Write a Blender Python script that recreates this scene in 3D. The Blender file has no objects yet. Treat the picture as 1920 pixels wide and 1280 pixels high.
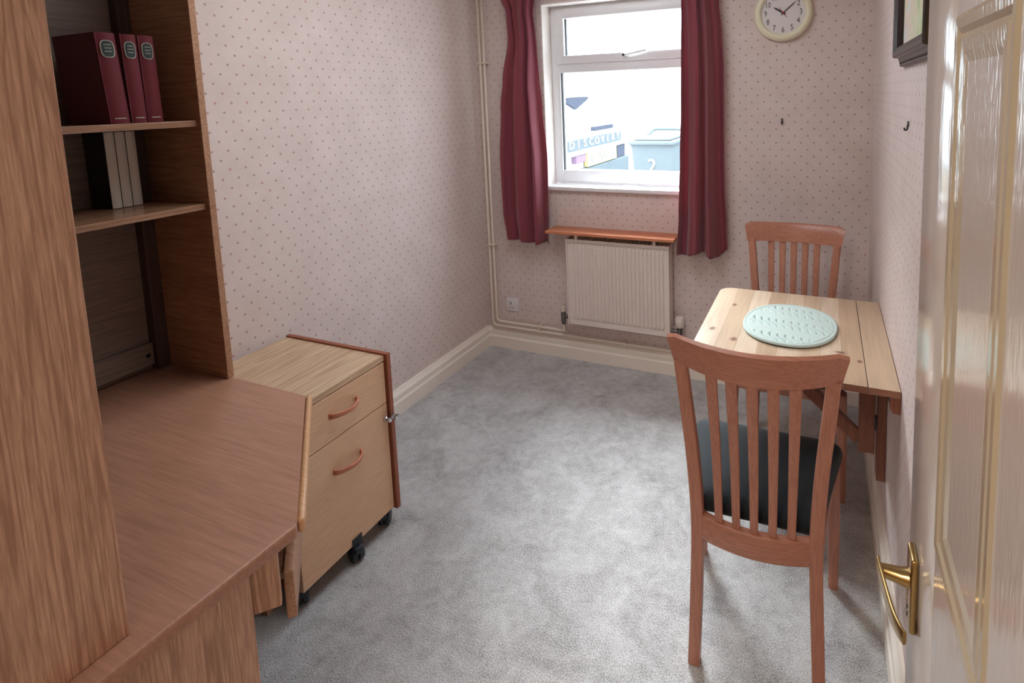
import bpy, bmesh, math, random
from mathutils import Matrix, Vector, noise as mnoise
random.seed(4)
sc = bpy.context.scene
COL = sc.collection
PI = math.pi

# ------------------------------------------------------------------ camera
cam_d = bpy.data.cameras.new('camera'); cam = bpy.data.objects.new('camera', cam_d); COL.objects.link(cam)
Rr = ((0.923678842, 0.382022643, -0.029598939), (0.015204009, -0.113729054, -0.993395460), (-0.382865818, 0.917128346, -0.110857396))
cam.matrix_world = Matrix(((Rr[0][0], -Rr[1][0], -Rr[2][0], 1.90138), (Rr[0][1], -Rr[1][1], -Rr[2][1], -2.81024),
                           (Rr[0][2], -Rr[1][2], -Rr[2][2], 1.5), (0, 0, 0, 1)))
cam_d.sensor_width = 36; cam_d.lens = 1047.98 / 1920 * 36
cam_d.shift_x = -151.2 / 1920; cam_d.shift_y = -341.5 / 1920
cam_d.clip_start = 0.02; cam_d.clip_end = 200
sc.camera = cam

# ------------------------------------------------------------------ light and exposure
SKY = 16.5
world = bpy.data.worlds.new('overcast_sky'); sc.world = world; world.use_nodes = True
wb = world.node_tree.nodes['Background']
# CIE overcast sky: three times brighter at the zenith than at the horizon
_wt = world.node_tree
_tc = _wt.nodes.new('ShaderNodeTexCoord'); _sx = _wt.nodes.new('ShaderNodeSeparateXYZ'); _mr = _wt.nodes.new('ShaderNodeMapRange')
_wt.links.new(_tc.outputs['Generated'], _sx.inputs[0]); _wt.links.new(_sx.outputs[2], _mr.inputs[0])
_mr.inputs[1].default_value = 0.0; _mr.inputs[2].default_value = 1.0; _mr.inputs[3].default_value = SKY / 3; _mr.inputs[4].default_value = SKY
_wt.links.new(_mr.outputs[0], wb.inputs[1])
wb.inputs[0].default_value = (0.79, 0.90, 1.0, 1)
pl = bpy.data.lights.new('window_portal', 'AREA'); pl.shape = 'RECTANGLE'; pl.size = 0.9; pl.size_y = 1.0
pl.cycles.is_portal = True
po = bpy.data.objects.new('window_portal', pl); COL.objects.link(po)
po.location = (0.87, 0.185, 1.51); po.rotation_euler = (-PI / 2, 0, 0)


sun_d = bpy.data.lights.new('hazy_sun', 'SUN'); sun_d.energy = 40; sun_d.angle = math.radians(45); sun_d.color = (0.93, 0.96, 1.0)
sun = bpy.data.objects.new('hazy_sun', sun_d); COL.objects.link(sun)
sun.rotation_euler = Vector((0.42, -0.55, -0.72)).to_track_quat('-Z', 'Y').to_euler()


def fill_light(name, loc, size, power, color):
    l = bpy.data.lights.new(name, 'AREA'); l.shape = 'DISK'; l.size = size; l.energy = power; l.color = color
    o = bpy.data.objects.new(name, l); COL.objects.link(o); o.location = loc
    return o


fill_light('hall_fill_light', (1.3, -3.9, 2.33), 0.35, 36, (1.0, 0.90, 0.76))  # added fill light behind the camera, no fixture there
fill_light('room_fill_light', (1.05, -1.25, 2.36), 1.0, 15, (0.92, 0.96, 1.0))  # added overhead fill light, not a known lamp of the room
vs = sc.view_settings
vs.view_transform = 'Standard'; vs.look = 'None'; vs.gamma = 1; vs.use_curve_mapping = False; vs.exposure = 0.0
sc.display_settings.display_device = 'sRGB'
sc.cycles.use_denoising = True
sc.cycles.max_bounces = 10; sc.cycles.diffuse_bounces = 6; sc.cycles.sample_clamp_indirect = 8
sc.cycles.caustics_reflective = False; sc.cycles.caustics_refractive = False


# ------------------------------------------------------------------ materials
def lin(r, g, b):
    f = lambda c: c / 12.92 if c <= 0.04045 else ((c + 0.055) / 1.055) ** 2.4
    return (f(r / 255), f(g / 255), f(b / 255), 1)


class NT:
    def __init__(s, name):
        s.m = bpy.data.materials.new(name); s.m.use_nodes = True
        s.t = s.m.node_tree; s.b = s.t.nodes['Principled BSDF']

    def n(s, typ, **kw):
        x = s.t.nodes.new(typ)
        for k, v in kw.items():
            setattr(x, k, v)
        return x

    def l(s, a, b): s.t.links.new(a, b)

    def set(s, **kw):
        for k, v in kw.items():
            s.b.inputs[k.replace('_', ' ')].default_value = v

    def math(s, op, a, b=None, c=None):
        x = s.n('ShaderNodeMath', operation=op)
        for i, v in enumerate((a, b, c)):
            if v is None: continue
            if isinstance(v, (int, float)): x.inputs[i].default_value = v
            else: s.l(v, x.inputs[i])
        return x.outputs[0]

    def coord(s, scale=(1, 1, 1), rot=(0, 0, 0), loc=(0, 0, 0)):
        tc = s.n('ShaderNodeTexCoord'); mp = s.n('ShaderNodeMapping')
        mp.inputs['Scale'].default_value = scale; mp.inputs['Rotation'].default_value = rot; mp.inputs['Location'].default_value = loc
        s.l(tc.outputs['Object'], mp.inputs['Vector']); return mp.outputs[0]

    def noise(s, vec, scale, detail=3, rough=0.55, dist=0.0):
        x = s.n('ShaderNodeTexNoise'); s.l(vec, x.inputs['Vector'])
        x.inputs['Scale'].default_value = scale; x.inputs['Detail'].default_value = detail
        x.inputs['Roughness'].default_value = rough; x.inputs['Distortion'].default_value = dist
        return x.outputs['Fac']

    def ramp(s, fac, stops):
        x = s.n('ShaderNodeValToRGB'); e = x.color_ramp.elements
        while len(e) < len(stops): e.new(0.5)
        for i, (p, c) in enumerate(stops):
            e[i].position = p; e[i].color = c
        s.l(fac, x.inputs[0]); return x.outputs[0]

    def mix(s, fac, a, b, mode='MIX'):
        x = s.n('ShaderNodeMix', data_type='RGBA', blend_type=mode)
        for sock, v in ((x.inputs[0], fac), (x.inputs[6], a), (x.inputs[7], b)):
            if isinstance(v, (int, float)): sock.default_value = v
            elif isinstance(v, tuple): sock.default_value = v
            else: s.l(v, sock)
        return x.outputs[2]

    def bump(s, h, strength, dist=0.002):
        x = s.n('ShaderNodeBump'); x.inputs['Strength'].default_value = strength; x.inputs['Distance'].default_value = dist
        s.l(h, x.inputs['Height']); s.l(x.outputs[0], s.b.inputs['Normal'])


def plain(name, col, rough=0.5, metal=0.0, bump=0.0, bscale=200, spec=0.5, coat=0.0):
    t = NT(name); t.set(Base_Color=col, Roughness=rough, Metallic=metal)
    t.b.inputs['Specular IOR Level'].default_value = spec; t.b.inputs['Coat Weight'].default_value = coat
    v = t.coord()
    f = t.noise(v, bscale, 2)
    if not metal:
        c = tuple(x * 0.93 for x in col[:3]) + (1,)
        t.l(t.mix(t.noise(v, 9, 3), c, col), t.b.inputs['Base Color'])
    if bump: t.bump(f, bump, 0.001)
    return t.m


def wood(name, dark, light, axis='z', fine=1.0, rough=0.42, spec=0.4, streak=0.5, broad=9, coat=0.0):
    """veneer or solid timber: noise stretched along the grain axis"""
    t = NT(name); t.set(Roughness=rough); t.b.inputs['Specular IOR Level'].default_value = spec
    t.b.inputs['Coat Weight'].default_value = coat
    st = {'x': (0.05, 1, 1), 'y': (1, 0.05, 1), 'z': (1, 1, 0.05)}[axis]
    v = t.coord(scale=st)
    a = t.noise(v, 230 * fine, 3, 0.65)
    b = t.noise(v, broad, 2, 0.5, 0.4)
    wv = t.math('ADD', t.math('MULTIPLY', t.math('SINE', t.math('MULTIPLY', b, 85)), 0.5), 0.5)
    line = t.math('POWER', wv, 4.0)
    tone = t.noise(v, broad * 0.6, 2, 0.5)
    g = t.math('ADD', t.math('MULTIPLY', a, 0.78), t.math('MULTIPLY', tone, 0.22))
    g = t.math('SUBTRACT', g, t.math('MULTIPLY', line, 0.20 * streak))
    col = t.ramp(g, [(0.32, dark), (0.64, light)])
    t.l(col, t.b.inputs['Base Color'])
    t.bump(a, 0.12, 0.0006)
    return t.m


def pine(name, tone, knots):
    t = NT(name); t.set(Roughness=0.3); t.b.inputs['Specular IOR Level'].default_value = 0.5; t.b.inputs['Coat Weight'].default_value = 0.18; t.b.inputs['Coat Roughness'].default_value = 0.35
    v = t.coord(scale=(1, 0.07, 1))
    a = t.noise(v, 60, 4, 0.6, 0.6)
    col = t.ramp(a, [(0.3, tuple(c * 0.80 for c in tone[:3]) + (1,)), (0.62, tone)])
    raw0 = t.coord(); nz_ = t.n('ShaderNodeTexNoise'); t.l(raw0, nz_.inputs['Vector']); nz_.inputs['Scale'].default_value = 70
    ad = t.n('ShaderNodeVectorMath', operation='MULTIPLY_ADD'); t.l(nz_.outputs['Color'], ad.inputs[0]); ad.inputs[1].default_value = (0.014, 0.014, 0); t.l(raw0, ad.inputs[2]); raw = ad.outputs[0]
    for (kx, ky, rx, ry) in knots:
        sub = t.n('ShaderNodeVectorMath', operation='SUBTRACT'); t.l(raw, sub.inputs[0]); sub.inputs[1].default_value = (kx + 0.007, ky + 0.007, 0)
        mul = t.n('ShaderNodeVectorMath', operation='MULTIPLY'); t.l(sub.outputs[0], mul.inputs[0]); mul.inputs[1].default_value = (1 / rx, 1 / ry, 0)
        ln = t.n('ShaderNodeVectorMath', operation='LENGTH'); t.l(mul.outputs[0], ln.inputs[0])
        f = t.ramp(ln.outputs[1], [(0.45, (0.9, 0.9, 0.9, 1)), (1.1, (0, 0, 0, 1))])
        col = t.mix(f, col, lin(120, 76, 62))
    t.l(col, t.b.inputs['Base Color']); t.bump(a, 0.06, 0.0006)
    return t.m


def wallpaper():
    t = NT('dotted_wallpaper'); t.set(Roughness=0.75); t.b.inputs['Specular IOR Level'].default_value = 0.25
    tc = t.n('ShaderNodeTexCoord'); sp = t.n('ShaderNodeSeparateXYZ'); t.l(tc.outputs['Object'], sp.inputs[0])
    u0 = t.math('ADD', sp.outputs[0], sp.outputs[1]); PU, PV = 0.0567, 0.0652
    u = t.math('DIVIDE', t.math('ADD', u0, 1.376 + 20 * PU), PU); v = t.math('DIVIDE', t.math('ADD', sp.outputs[2], -1.516 + 40 * PV), PV)

    def lattice(off):
        uu = t.math('ADD', u, off + 0.5); vv = t.math('ADD', v, off + 0.5)
        du = t.math('MULTIPLY', t.math('SUBTRACT', t.math('FRACT', uu), 0.5), PU)
        dv = t.math('MULTIPLY', t.math('SUBTRACT', t.math('FRACT', vv), 0.5), PV)
        d = t.math('SQRT', t.math('ADD', t.math('MULTIPLY', du, du), t.math('MULTIPLY', dv, dv)))
        cid = t.n('ShaderNodeCombineXYZ'); t.l(t.math('FLOOR', uu), cid.inputs[0]); t.l(t.math('FLOOR', vv), cid.inputs[1]); cid.inputs[2].default_value = off * 10
        wn = t.n('ShaderNodeTexWhiteNoise', noise_dimensions='3D'); t.l(cid.outputs[0], wn.inputs['Vector'])
        return d, wn.outputs['Value']
    d1, r1 = lattice(0.0); d2, r2 = lattice(0.5)
    sel = t.math('LESS_THAN', d1, d2)
    rnd = t.math('ADD', t.math('MULTIPLY', sel, r1), t.math('MULTIPLY', t.math('SUBTRACT', 1, sel), r2))
    d = t.math('MINIMUM', d1, d2)
    mask = t.n('ShaderNodeMapRange'); mask.inputs[1].default_value = 0.0032; mask.inputs[2].default_value = 0.0052
    mask.inputs[3].default_value = 0.6; mask.inputs[4].default_value = 0.0; t.l(d, mask.inputs[0])
    dot = t.ramp(rnd, [(0.0, lin(176, 92, 96)), (0.4, lin(150, 96, 104)), (0.7, lin(120, 104, 100)), (1.0, lin(120, 92, 88))])
    vec = t.coord()
    base = t.ramp(t.noise(vec, 6, 4, 0.7), [(0.35, lin(210, 195, 189)), (0.65, lin(218, 203, 199))])
    t.l(t.mix(mask.outputs[0], base, dot), t.b.inputs['Base Color'])
    t.bump(t.noise(vec, 320, 2), 0.08, 0.001)
    return t.m


def carpet():
    t = NT('grey_carpet'); t.set(Roughness=0.95); t.b.inputs['Specular IOR Level'].default_value = 0.1
    t.b.inputs['Sheen Weight'].default_value = 0.15
    v = t.coord()
    big = t.noise(v, 7, 4, 0.62, 0.8); mid = t.noise(v, 30, 3, 0.6); fine = t.noise(v, 240, 3, 0.7)
    g = t.math('ADD', t.math('ADD', t.math('MULTIPLY', big, 0.32), t.math('MULTIPLY', mid, 0.18)), t.math('MULTIPLY', fine, 0.70))
    t.l(t.ramp(g, [(0.42, lin(124, 120, 118)), (0.57, lin(190, 188, 188)), (0.72, lin(228, 227, 227))]), t.b.inputs['Base Color'])
    t.bump(t.math('ADD', fine, t.math('MULTIPLY', mid, 0.9)), 0.9, 0.008)
    return t.m


def gloss_paint(name, col):
    t = NT(name); t.set(Base_Color=col, Roughness=0.13); t.b.inputs['Specular IOR Level'].default_value = 0.6
    v = t.coord(scale=(1, 1, 0.22))
    h = t.math('ADD', t.noise(v, 260, 2), t.math('MULTIPLY', t.noise(v, 90, 2), 0.8))
    t.bump(h, 0.18, 0.0012)
    return t.m


def glass_pane():
    m = bpy.data.materials.new('window_glass'); m.use_nodes = True; t = m.node_tree; t.nodes.clear()
    o = t.nodes.new('ShaderNodeOutputMaterial'); mx = t.nodes.new('ShaderNodeMixShader')
    tr = t.nodes.new('ShaderNodeBsdfTransparent'); gl = t.nodes.new('ShaderNodeBsdfGlossy'); lw = t.nodes.new('ShaderNodeLayerWeight')
    pw = t.nodes.new('ShaderNodeMath'); pw.operation = 'POWER'; pw.inputs[1].default_value = 5.0
    ma = t.nodes.new('ShaderNodeMath'); ma.operation = 'MULTIPLY_ADD'; ma.inputs[1].default_value = 0.9; ma.inputs[2].default_value = 0.03
    lw.inputs[0].default_value = 0.5
    tr.inputs[0].default_value = (0.95, 0.97, 0.97, 1); gl.inputs['Roughness'].default_value = 0.02
    t.links.new(lw.outputs['Facing'], pw.inputs[0]); t.links.new(pw.outputs[0], ma.inputs[0]); t.links.new(ma.outputs[0], mx.inputs[0])
    t.links.new(tr.outputs[0], mx.inputs[1]); t.links.new(gl.outputs[0], mx.inputs[2])
    t.links.new(mx.outputs[0], o.inputs[0]); return m


def fabric(name, c1, c2, rough=0.85, sheen=0.3, scale=400, bump=0.25):
    t = NT(name); t.set(Roughness=rough); t.b.inputs['Sheen Weight'].default_value = sheen; t.b.inputs['Specular IOR Level'].default_value = 0.25
    v = t.coord(); f = t.noise(v, scale, 2, 0.7)
    t.l(t.ramp(f, [(0.3, c1), (0.7, c2)]), t.b.inputs['Base Color']); t.bump(f, bump, 0.001)
    return t.m


def curtain_cloth():
    m = fabric('crimson_curtain', lin(116, 52, 62), lin(146, 70, 82), 0.7, 0.3, 700, 0.15)
    t = m.node_tree; b = t.nodes['Principled BSDF']; out = t.nodes['Material Output']
    tr = t.nodes.new('ShaderNodeBsdfTranslucent'); tr.inputs[0].default_value = lin(208, 84, 104)
    mx = t.nodes.new('ShaderNodeMixShader'); mx.inputs[0].default_value = 0.11
    t.links.new(b.outputs[0], mx.inputs[1]); t.links.new(tr.outputs[0], mx.inputs[2]); t.links.new(mx.outputs[0], out.inputs[0])
    return m


def painting():
    t = NT('pastel_landscape_print'); t.set(Roughness=0.5)
    v = t.coord(scale=(1, 1, 1)); a = t.noise(v, 9, 4, 0.6, 1.2)
    t.l(t.ramp(a, [(0.3, lin(150, 172, 122)), (0.45, lin(196, 202, 158)), (0.55, lin(214, 190, 178)), (0.7, lin(198, 206, 200))]), t.b.inputs['Base Color'])
    return t.m


M = dict(
    paper=wallpaper(), carpet=carpet(), glass=glass_pane(),
    ceiling=plain('ceiling_paint', lin(232, 228, 222), 0.9), hall=plain('hall_paint', lin(190, 172, 138), 0.8),
    skirt=plain('skirting_gloss', lin(240, 231, 220), 0.35), pipe=plain('pipe_paint', lin(226, 212, 196), 0.4),
    upvc=plain('white_upvc', lin(234, 234, 236), 0.3), reveal=plain('reveal_plaster', lin(238, 232, 226), 0.7),
    doormould=gloss_paint('warm_lit_moulding', lin(188, 174, 150)),  # warm light on the mouldings is put into their colour
    door=gloss_paint('door_gloss_paint', lin(206, 196, 188)), brick=plain('outer_render', lin(200, 190, 180), 0.9),
    gasket=plain('black_gasket', lin(28, 28, 32), 0.6), black=plain('black_plastic', lin(24, 26, 30), 0.35),
    rubber=plain('castor_plastic', lin(38, 42, 52), 0.3),
    desk=wood('desk_laminate', lin(156, 112, 90), lin(178, 130, 106), 'x', 0.8, 0.38, 0.4, 0.35, 9),
    oak=wood('oak_veneer', lin(166, 126, 102), lin(210, 170, 142), 'z', 1.3, 0.45, 0.35, 0.9, 16),
    lit_edge=wood('lit_edge_wood', lin(196, 146, 104), lin(220, 174, 130), 'x', 1, 0.35, 0.45, 0.3, 5),  # window light on the desk edge, painted as paler wood
    oak_side=wood('oak_lipping', lin(150, 110, 84), lin(190, 148, 118), 'x', 1, 0.45, 0.35, 0.4, 11),
    oak_y=wood('oak_veneer_shelf', lin(124, 88, 66), lin(164, 124, 96), 'y', 0.8, 0.25, 0.5, 0.5, 11),
    pedtop=wood('pale_oak_top', lin(180, 148, 118), lin(214, 188, 158), 'y', 0.7, 0.4, 0.4, 0.9, 11),
    pedfront=wood('beech_drawer_front', lin(204, 164, 130), lin(224, 186, 152), 'y', 1.2, 0.42, 0.4, 0.15, 9),
    pededge=wood('reddish_panel_edge', lin(128, 70, 48), lin(158, 94, 68), 'z', 1, 0.4, 0.4, 0.3, 9),
    bow=wood('bow_handle_wood', lin(176, 104, 78), lin(204, 134, 104), 'y', 1, 0.3, 0.5, 0.3, 9),
    chair=wood('cherry_stained_beech', lin(158, 104, 84), lin(184, 128, 106), 'z', 1.0, 0.36, 0.45, 0.25, 9),
    chair_x=wood('cherry_stained_rail', lin(156, 102, 82), lin(182, 126, 104), 'x', 1.0, 0.36, 0.45, 0.25, 9),
    seat=fabric('dark_seat_fabric', lin(15, 20, 24), lin(28, 35, 40), 0.85, 0.12),
    edge_shade=wood('shaded_table_edge', lin(134, 92, 72), lin(160, 114, 90), 'x', 1, 0.4, 0.4, 0.3, 8),  # shade on the table's end faces, painted as a darker wood colour
    bracket=wood('stained_pine_bracket', lin(112, 68, 52), lin(146, 94, 74), 'z', 0.8, 0.4, 0.4, 0.3, 9),
    radshelf=wood('radiator_shelf_wood', lin(176, 104, 74), lin(204, 134, 98), 'x', 0.8, 0.4, 0.4, 0.3, 9),
    curtain=curtain_cloth(),
    rad=plain('radiator_enamel', lin(226, 214, 206), 0.35), metal=plain('brushed_chrome', lin(190, 190, 194), 0.22, 1.0),
    brass=plain('polished_brass', lin(178, 150, 102), 0.26, 1.0), valve=plain('dull_brass_valve', lin(120, 116, 112), 0.4, 1.0),
    socket=plain('socket_white', lin(226, 222, 222), 0.35), clockrim=plain('cream_plastic', lin(232, 226, 198), 0.4),
    clockface=plain('clock_dial', lin(222, 216, 216), 0.4), ink=plain('dial_ink', lin(74, 66, 74), 0.6), red=plain('red_hand', lin(150, 50, 56), 0.5),
    redbook=fabric('maroon_bookcloth', lin(84, 20, 28), lin(102, 28, 38), 0.6, 0.1, 300, 0.1),
    whitebook=plain('white_book_cover', lin(226, 220, 210), 0.5), page=plain('book_pages', lin(214, 204, 184), 0.8),
    label=plain('dark_green_label', lin(22, 40, 36), 0.5), silver=plain('silver_foil', lin(176, 176, 164), 0.35, 0.5),
    mat=fabric('mint_quilted_cotton', lin(172, 190, 184), lin(192, 208, 203), 0.85, 0.2, 500, 0.1), groove_shade=fabric('shaded_groove_cotton', lin(128, 156, 146), lin(144, 170, 160), 0.9, 0.1, 500, 0.1), matback=plain('cork_black_backing', lin(26, 24, 24), 0.8),
    frame=wood('dark_picture_frame', lin(34, 26, 24), lin(64, 50, 46), 'z', 1, 0.3, 0.5, 0.3, 9), print=painting(),
    corner_dark=wood('dark_corner_wood', lin(74, 58, 52), lin(90, 72, 66), 'z', 0.7, 0.5, 0.3, 0.4, 9),
    back=wood('hutch_backboard', lin(118, 102, 94), lin(142, 126, 116), 'y', 0.7, 0.5, 0.3, 0.4, 9),
    slate=plain('runner_grey_steel', lin(96, 112, 126), 0.35, 0.8),
    carwhite=plain('white_car_paint', lin(225, 226, 228), 0.3), cardark=plain('car_glass_dark', (0.062, 0.070, 0.095, 1), 0.8, spec=0.05),
    cargrey=plain('car_grey_trim', (0.11, 0.132, 0.145, 1), 0.8, spec=0.05), plate=plain('number_plate_yellow', (0.66, 0.52, 0.20, 1), 0.6, spec=0.1),
    tail=plain('tail_lamp_red', (0.2, 0.14, 0.22, 1), 0.7, spec=0.05), tyre=plain('tyre_rubber', lin(40, 40, 42), 0.8),
    binm=plain('bin_grey_plastic', (0.125, 0.145, 0.155, 1), 0.85, spec=0.06), paving=plain('pale_paving', lin(118, 117, 115), 0.9),
)
TONES = [lin(210, 186, 160), lin(200, 174, 146), lin(216, 194, 170), lin(194, 166, 138)]
KNOTS = [(1.600, -0.745, 0.011, 0.016), (1.560, -0.985, 0.014, 0.018), (1.640, -1.045, 0.014, 0.020), (1.955, -1.040, 0.022, 0.012), (2.006, -1.085, 0.010, 0.014)]


# ------------------------------------------------------------------ object helpers
INV = {}


def tag(o, label=None, cat=None, group=None, kind=None):
    if label: o['label'] = label
    if cat: o['category'] = cat
    if group: o['group'] = group
    if kind: o['kind'] = kind
    return o


def thing(name, label, cat, loc, rotz=0.0, group=None):
    o = bpy.data.objects.new(name, None); COL.objects.link(o)
    o.empty_display_size = 0.05
    o.location = loc; o.rotation_euler = (0, 0, rotz)
    INV[o.name] = (Matrix.Translation(loc) @ Matrix.Rotation(rotz, 4, 'Z')).inverted()
    return tag(o, label, cat, group)


def obj(name, bm, mat, parent=None, label=None, smooth=False, local=False):
    """link a bmesh (built in world coordinates unless local) as one mesh object"""
    if parent is not None and not local:
        bm.transform(INV[parent.name])
    me = bpy.data.meshes.new(name); bmesh.ops.recalc_face_normals(bm, faces=bm.faces)
    bm.to_mesh(me); bm.free()
    for m in (mat if isinstance(mat, (list, tuple)) else [mat]): me.materials.append(m)
    if smooth:
        for p in me.polygons: p.use_smooth = True
        if smooth != 'all':
            me.set_sharp_from_angle(angle=math.radians(smooth if isinstance(smooth, (int, float)) and smooth > 1 else 40))
    o = bpy.data.objects.new(name, me); COL.objects.link(o)
    if parent is not None:
        o.parent = parent
        INV[o.name] = INV[parent.name]
    else:
        INV[o.name] = Matrix.Identity(4)
    if label: o['label'] = label
    return o


def struct(name, bm, mat, parent=None, smooth=False):
    o = obj(name, bm, mat, parent, smooth=smooth)
    if parent is None: o['kind'] = 'structure'
    return o


def B(): return bmesh.new()


def box(bm, x0, x1, y0, y1, z0, z1, bev=0.0, seg=2, mi=0, mat=None):
    T = Matrix.Translation(((x0 + x1) / 2, (y0 + y1) / 2, (z0 + z1) / 2)) @ Matrix.Diagonal((x1 - x0, y1 - y0, z1 - z0, 1))
    if mat is not None: T = mat @ T
    r = bmesh.ops.create_cube(bm, size=1, matrix=T); vs_ = r['verts']
    fs = set(f for v in vs_ for f in v.link_faces)
    for f in fs: f.material_index = mi
    if bev > 0:
        es = list(set(e for v in vs_ for e in v.link_edges))
        bmesh.ops.bevel(bm, geom=es, offset=bev, segments=seg, affect='EDGES', profile=0.5, clamp_overlap=True)
    return bm


def prism(bm, poly, z0, z1, bev=0.0, seg=2, mat=None, sides=None):
    """extrude a 2D polygon (x, y) from z0 to z1"""
    lo = [bm.verts.new((x, y, z0)) for x, y in poly]; hi = [bm.verts.new((x, y, z1)) for x, y in poly]
    n = len(poly); fs = [bm.faces.new(lo[::-1]), bm.faces.new(hi)]
    for i in range(n):
        fs.append(bm.faces.new((lo[i], lo[(i + 1) % n], hi[(i + 1) % n], hi[i])))
    if mat is not None: bmesh.ops.transform(bm, matrix=mat, verts=lo + hi)
    if bev > 0:
        es = list(set(e for v in lo + hi for e in v.link_edges))
        bmesh.ops.bevel(bm, geom=es, offset=bev, segments=seg, affect='EDGES', profile=0.5, clamp_overlap=True)
    return bm


def profile_x(poly_yz, x0, x1):
    """matrix-free extrusion along x of a (y, z) profile"""
    bm = B(); a = [bm.verts.new((x0, y, z)) for y, z in poly_yz]; b = [bm.verts.new((x1, y, z)) for y, z in poly_yz]
    n = len(poly_yz); bm.faces.new(a); bm.faces.new(b[::-1])
    for i in range(n): bm.faces.new((a[i], b[i], b[(i + 1) % n], a[(i + 1) % n]))
    return bm


def profile_y(poly_xz, y0, y1):
    bm = B(); a = [bm.verts.new((x, y0, z)) for x, z in poly_xz]; b = [bm.verts.new((x, y1, z)) for x, z in poly_xz]
    n = len(poly_xz); bm.faces.new(a); bm.faces.new(b[::-1])
    for i in range(n): bm.faces.new((a[i], b[i], b[(i + 1) % n], a[(i + 1) % n]))
    return bm


def catmull(pts, sub=6):
    P = [Vector(p) for p in pts]; out = []
    for i in range(len(P) - 1):
        p0 = P[i - 1] if i else P[0] * 2 - P[1]; p1, p2 = P[i], P[i + 1]; p3 = P[i + 2] if i + 2 < len(P) else P[-1] * 2 - P[-2]
        for k in range(sub):
            t = k / sub
            out.append(0.5 * ((2 * p1) + (p2 - p0) * t + (2 * p0 - 5 * p1 + 4 * p2 - p3) * t * t + (3 * p1 - p0 - 3 * p2 + p3) * t ** 3))
    out.append(P[-1]); return out


def fillet(pts, r, n=6):
    """polyline with rounded corners"""
    P = [Vector(p) for p in pts]; out = [P[0]]
    for i in range(1, len(P) - 1):
        a = (P[i - 1] - P[i]).normalized(); b = (P[i + 1] - P[i]).normalized()
        s, e = P[i] + a * r, P[i] + b * r
        for k in range(n + 1):
            t = k / n; out.append(s * (1 - t) ** 2 + P[i] * 2 * t * (1 - t) + e * t * t)
    out.append(P[-1]); return out


def sweep(bm, pts, sect, up=(0, 0, 1), closed=True, caps=True):
    """sweep a section [(a, b)] or function i -> section along points; a along side, b along up"""
    pts = [Vector(p) for p in pts]; rings = []; up = Vector(up)
    for i, p in enumerate(pts):
        d = (pts[min(i + 1, len(pts) - 1)] - pts[max(i - 1, 0)]).normalized()
        side = d.cross(up)
        if side.length < 1e-5: side = d.cross(Vector((1, 0, 0)))
        side.normalize(); u2 = side.cross(d).normalized()
        s = sect(i / (len(pts) - 1)) if callable(sect) else sect
        rings.append([bm.verts.new(p + side * a + u2 * b) for a, b in s])
    n = len(rings[0])
    for i in range(len(rings) - 1):
        for k in range(n):
            bm.faces.new((rings[i][k], rings[i][(k + 1) % n], rings[i + 1][(k + 1) % n], rings[i + 1][k]))
    if caps:
        bm.faces.new(rings[0][::-1]); bm.faces.new(rings[-1])
    return bm


def circ(r, n=10, ry=None):
    return [(r * math.cos(2 * PI * k / n), (ry or r) * math.sin(2 * PI * k / n)) for k in range(n)]


def rrect(w, h, r=0.004):
    """rounded rectangle section, w along side, h along up"""
    out = []
    for sx, sy, a0 in ((1, 1, 0), (-1, 1, PI / 2), (-1, -1, PI), (1, -1, 3 * PI / 2)):
        for k in range(3):
            a = a0 + PI / 4 * k
            out.append((sx * (w / 2 - r) + r * math.cos(a), sy * (h / 2 - r) + r * math.sin(a)))
    return out


def lathe(bm, prof, origin, axis='z', n=24, mat=None):
    """prof [(r, h)] spun about an axis through origin"""
    o = Vector(origin); rings = []
    for r, h in prof:
        ring = []
        for k in range(n):
            a = 2 * PI * k / n; c, s = r * math.cos(a), r * math.sin(a)
            v = {'z': Vector((c, s, h)), 'y': Vector((c, h, s)), 'x': Vector((h, c, s))}[axis]
            ring.append(bm.verts.new(o + v))
        rings.append(ring)
    for i in range(len(rings) - 1):
        for k in range(n):
            bm.faces.new((rings[i][k], rings[i][(k + 1) % n], rings[i + 1][(k + 1) % n], rings[i + 1][k]))
    if prof[0][0] > 1e-6: bm.faces.new(rings[0][::-1])
    if prof[-1][0] > 1e-6: bm.faces.new(rings[-1])
    bmesh.ops.remove_doubles(bm, verts=bm.verts, dist=1e-6)
    return bm


def text_into(bm, s, size, mat, extrude=0.0004, spacing=1.0):
    cu = bpy.data.curves.new('t', 'FONT'); cu.body = s; cu.size = size; cu.extrude = extrude
    cu.align_x = 'CENTER'; cu.align_y = 'CENTER'; cu.space_character = spacing; cu.resolution_u = 3
    o = bpy.data.objects.new('t', cu); COL.objects.link(o)
    me = bpy.data.meshes.new_from_object(o.evaluated_get(bpy.context.evaluated_depsgraph_get()))
    me.transform(mat); bm.from_mesh(me)
    bpy.data.objects.remove(o); bpy.data.curves.remove(cu); bpy.data.meshes.remove(me)
    return bm


def dup(root, loc, rotz, label=None, group=None):
    r = root.copy(); COL.objects.link(r); r.location = loc; r.rotation_euler = (0, 0, rotz)
    if label: r['label'] = label
    if group: r['group'] = group
    for ch in list(root.children):
        c = ch.copy(); COL.objects.link(c); c.parent = r
        for g in list(ch.children):
            d = g.copy(); COL.objects.link(d); d.parent = c
    return r


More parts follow.
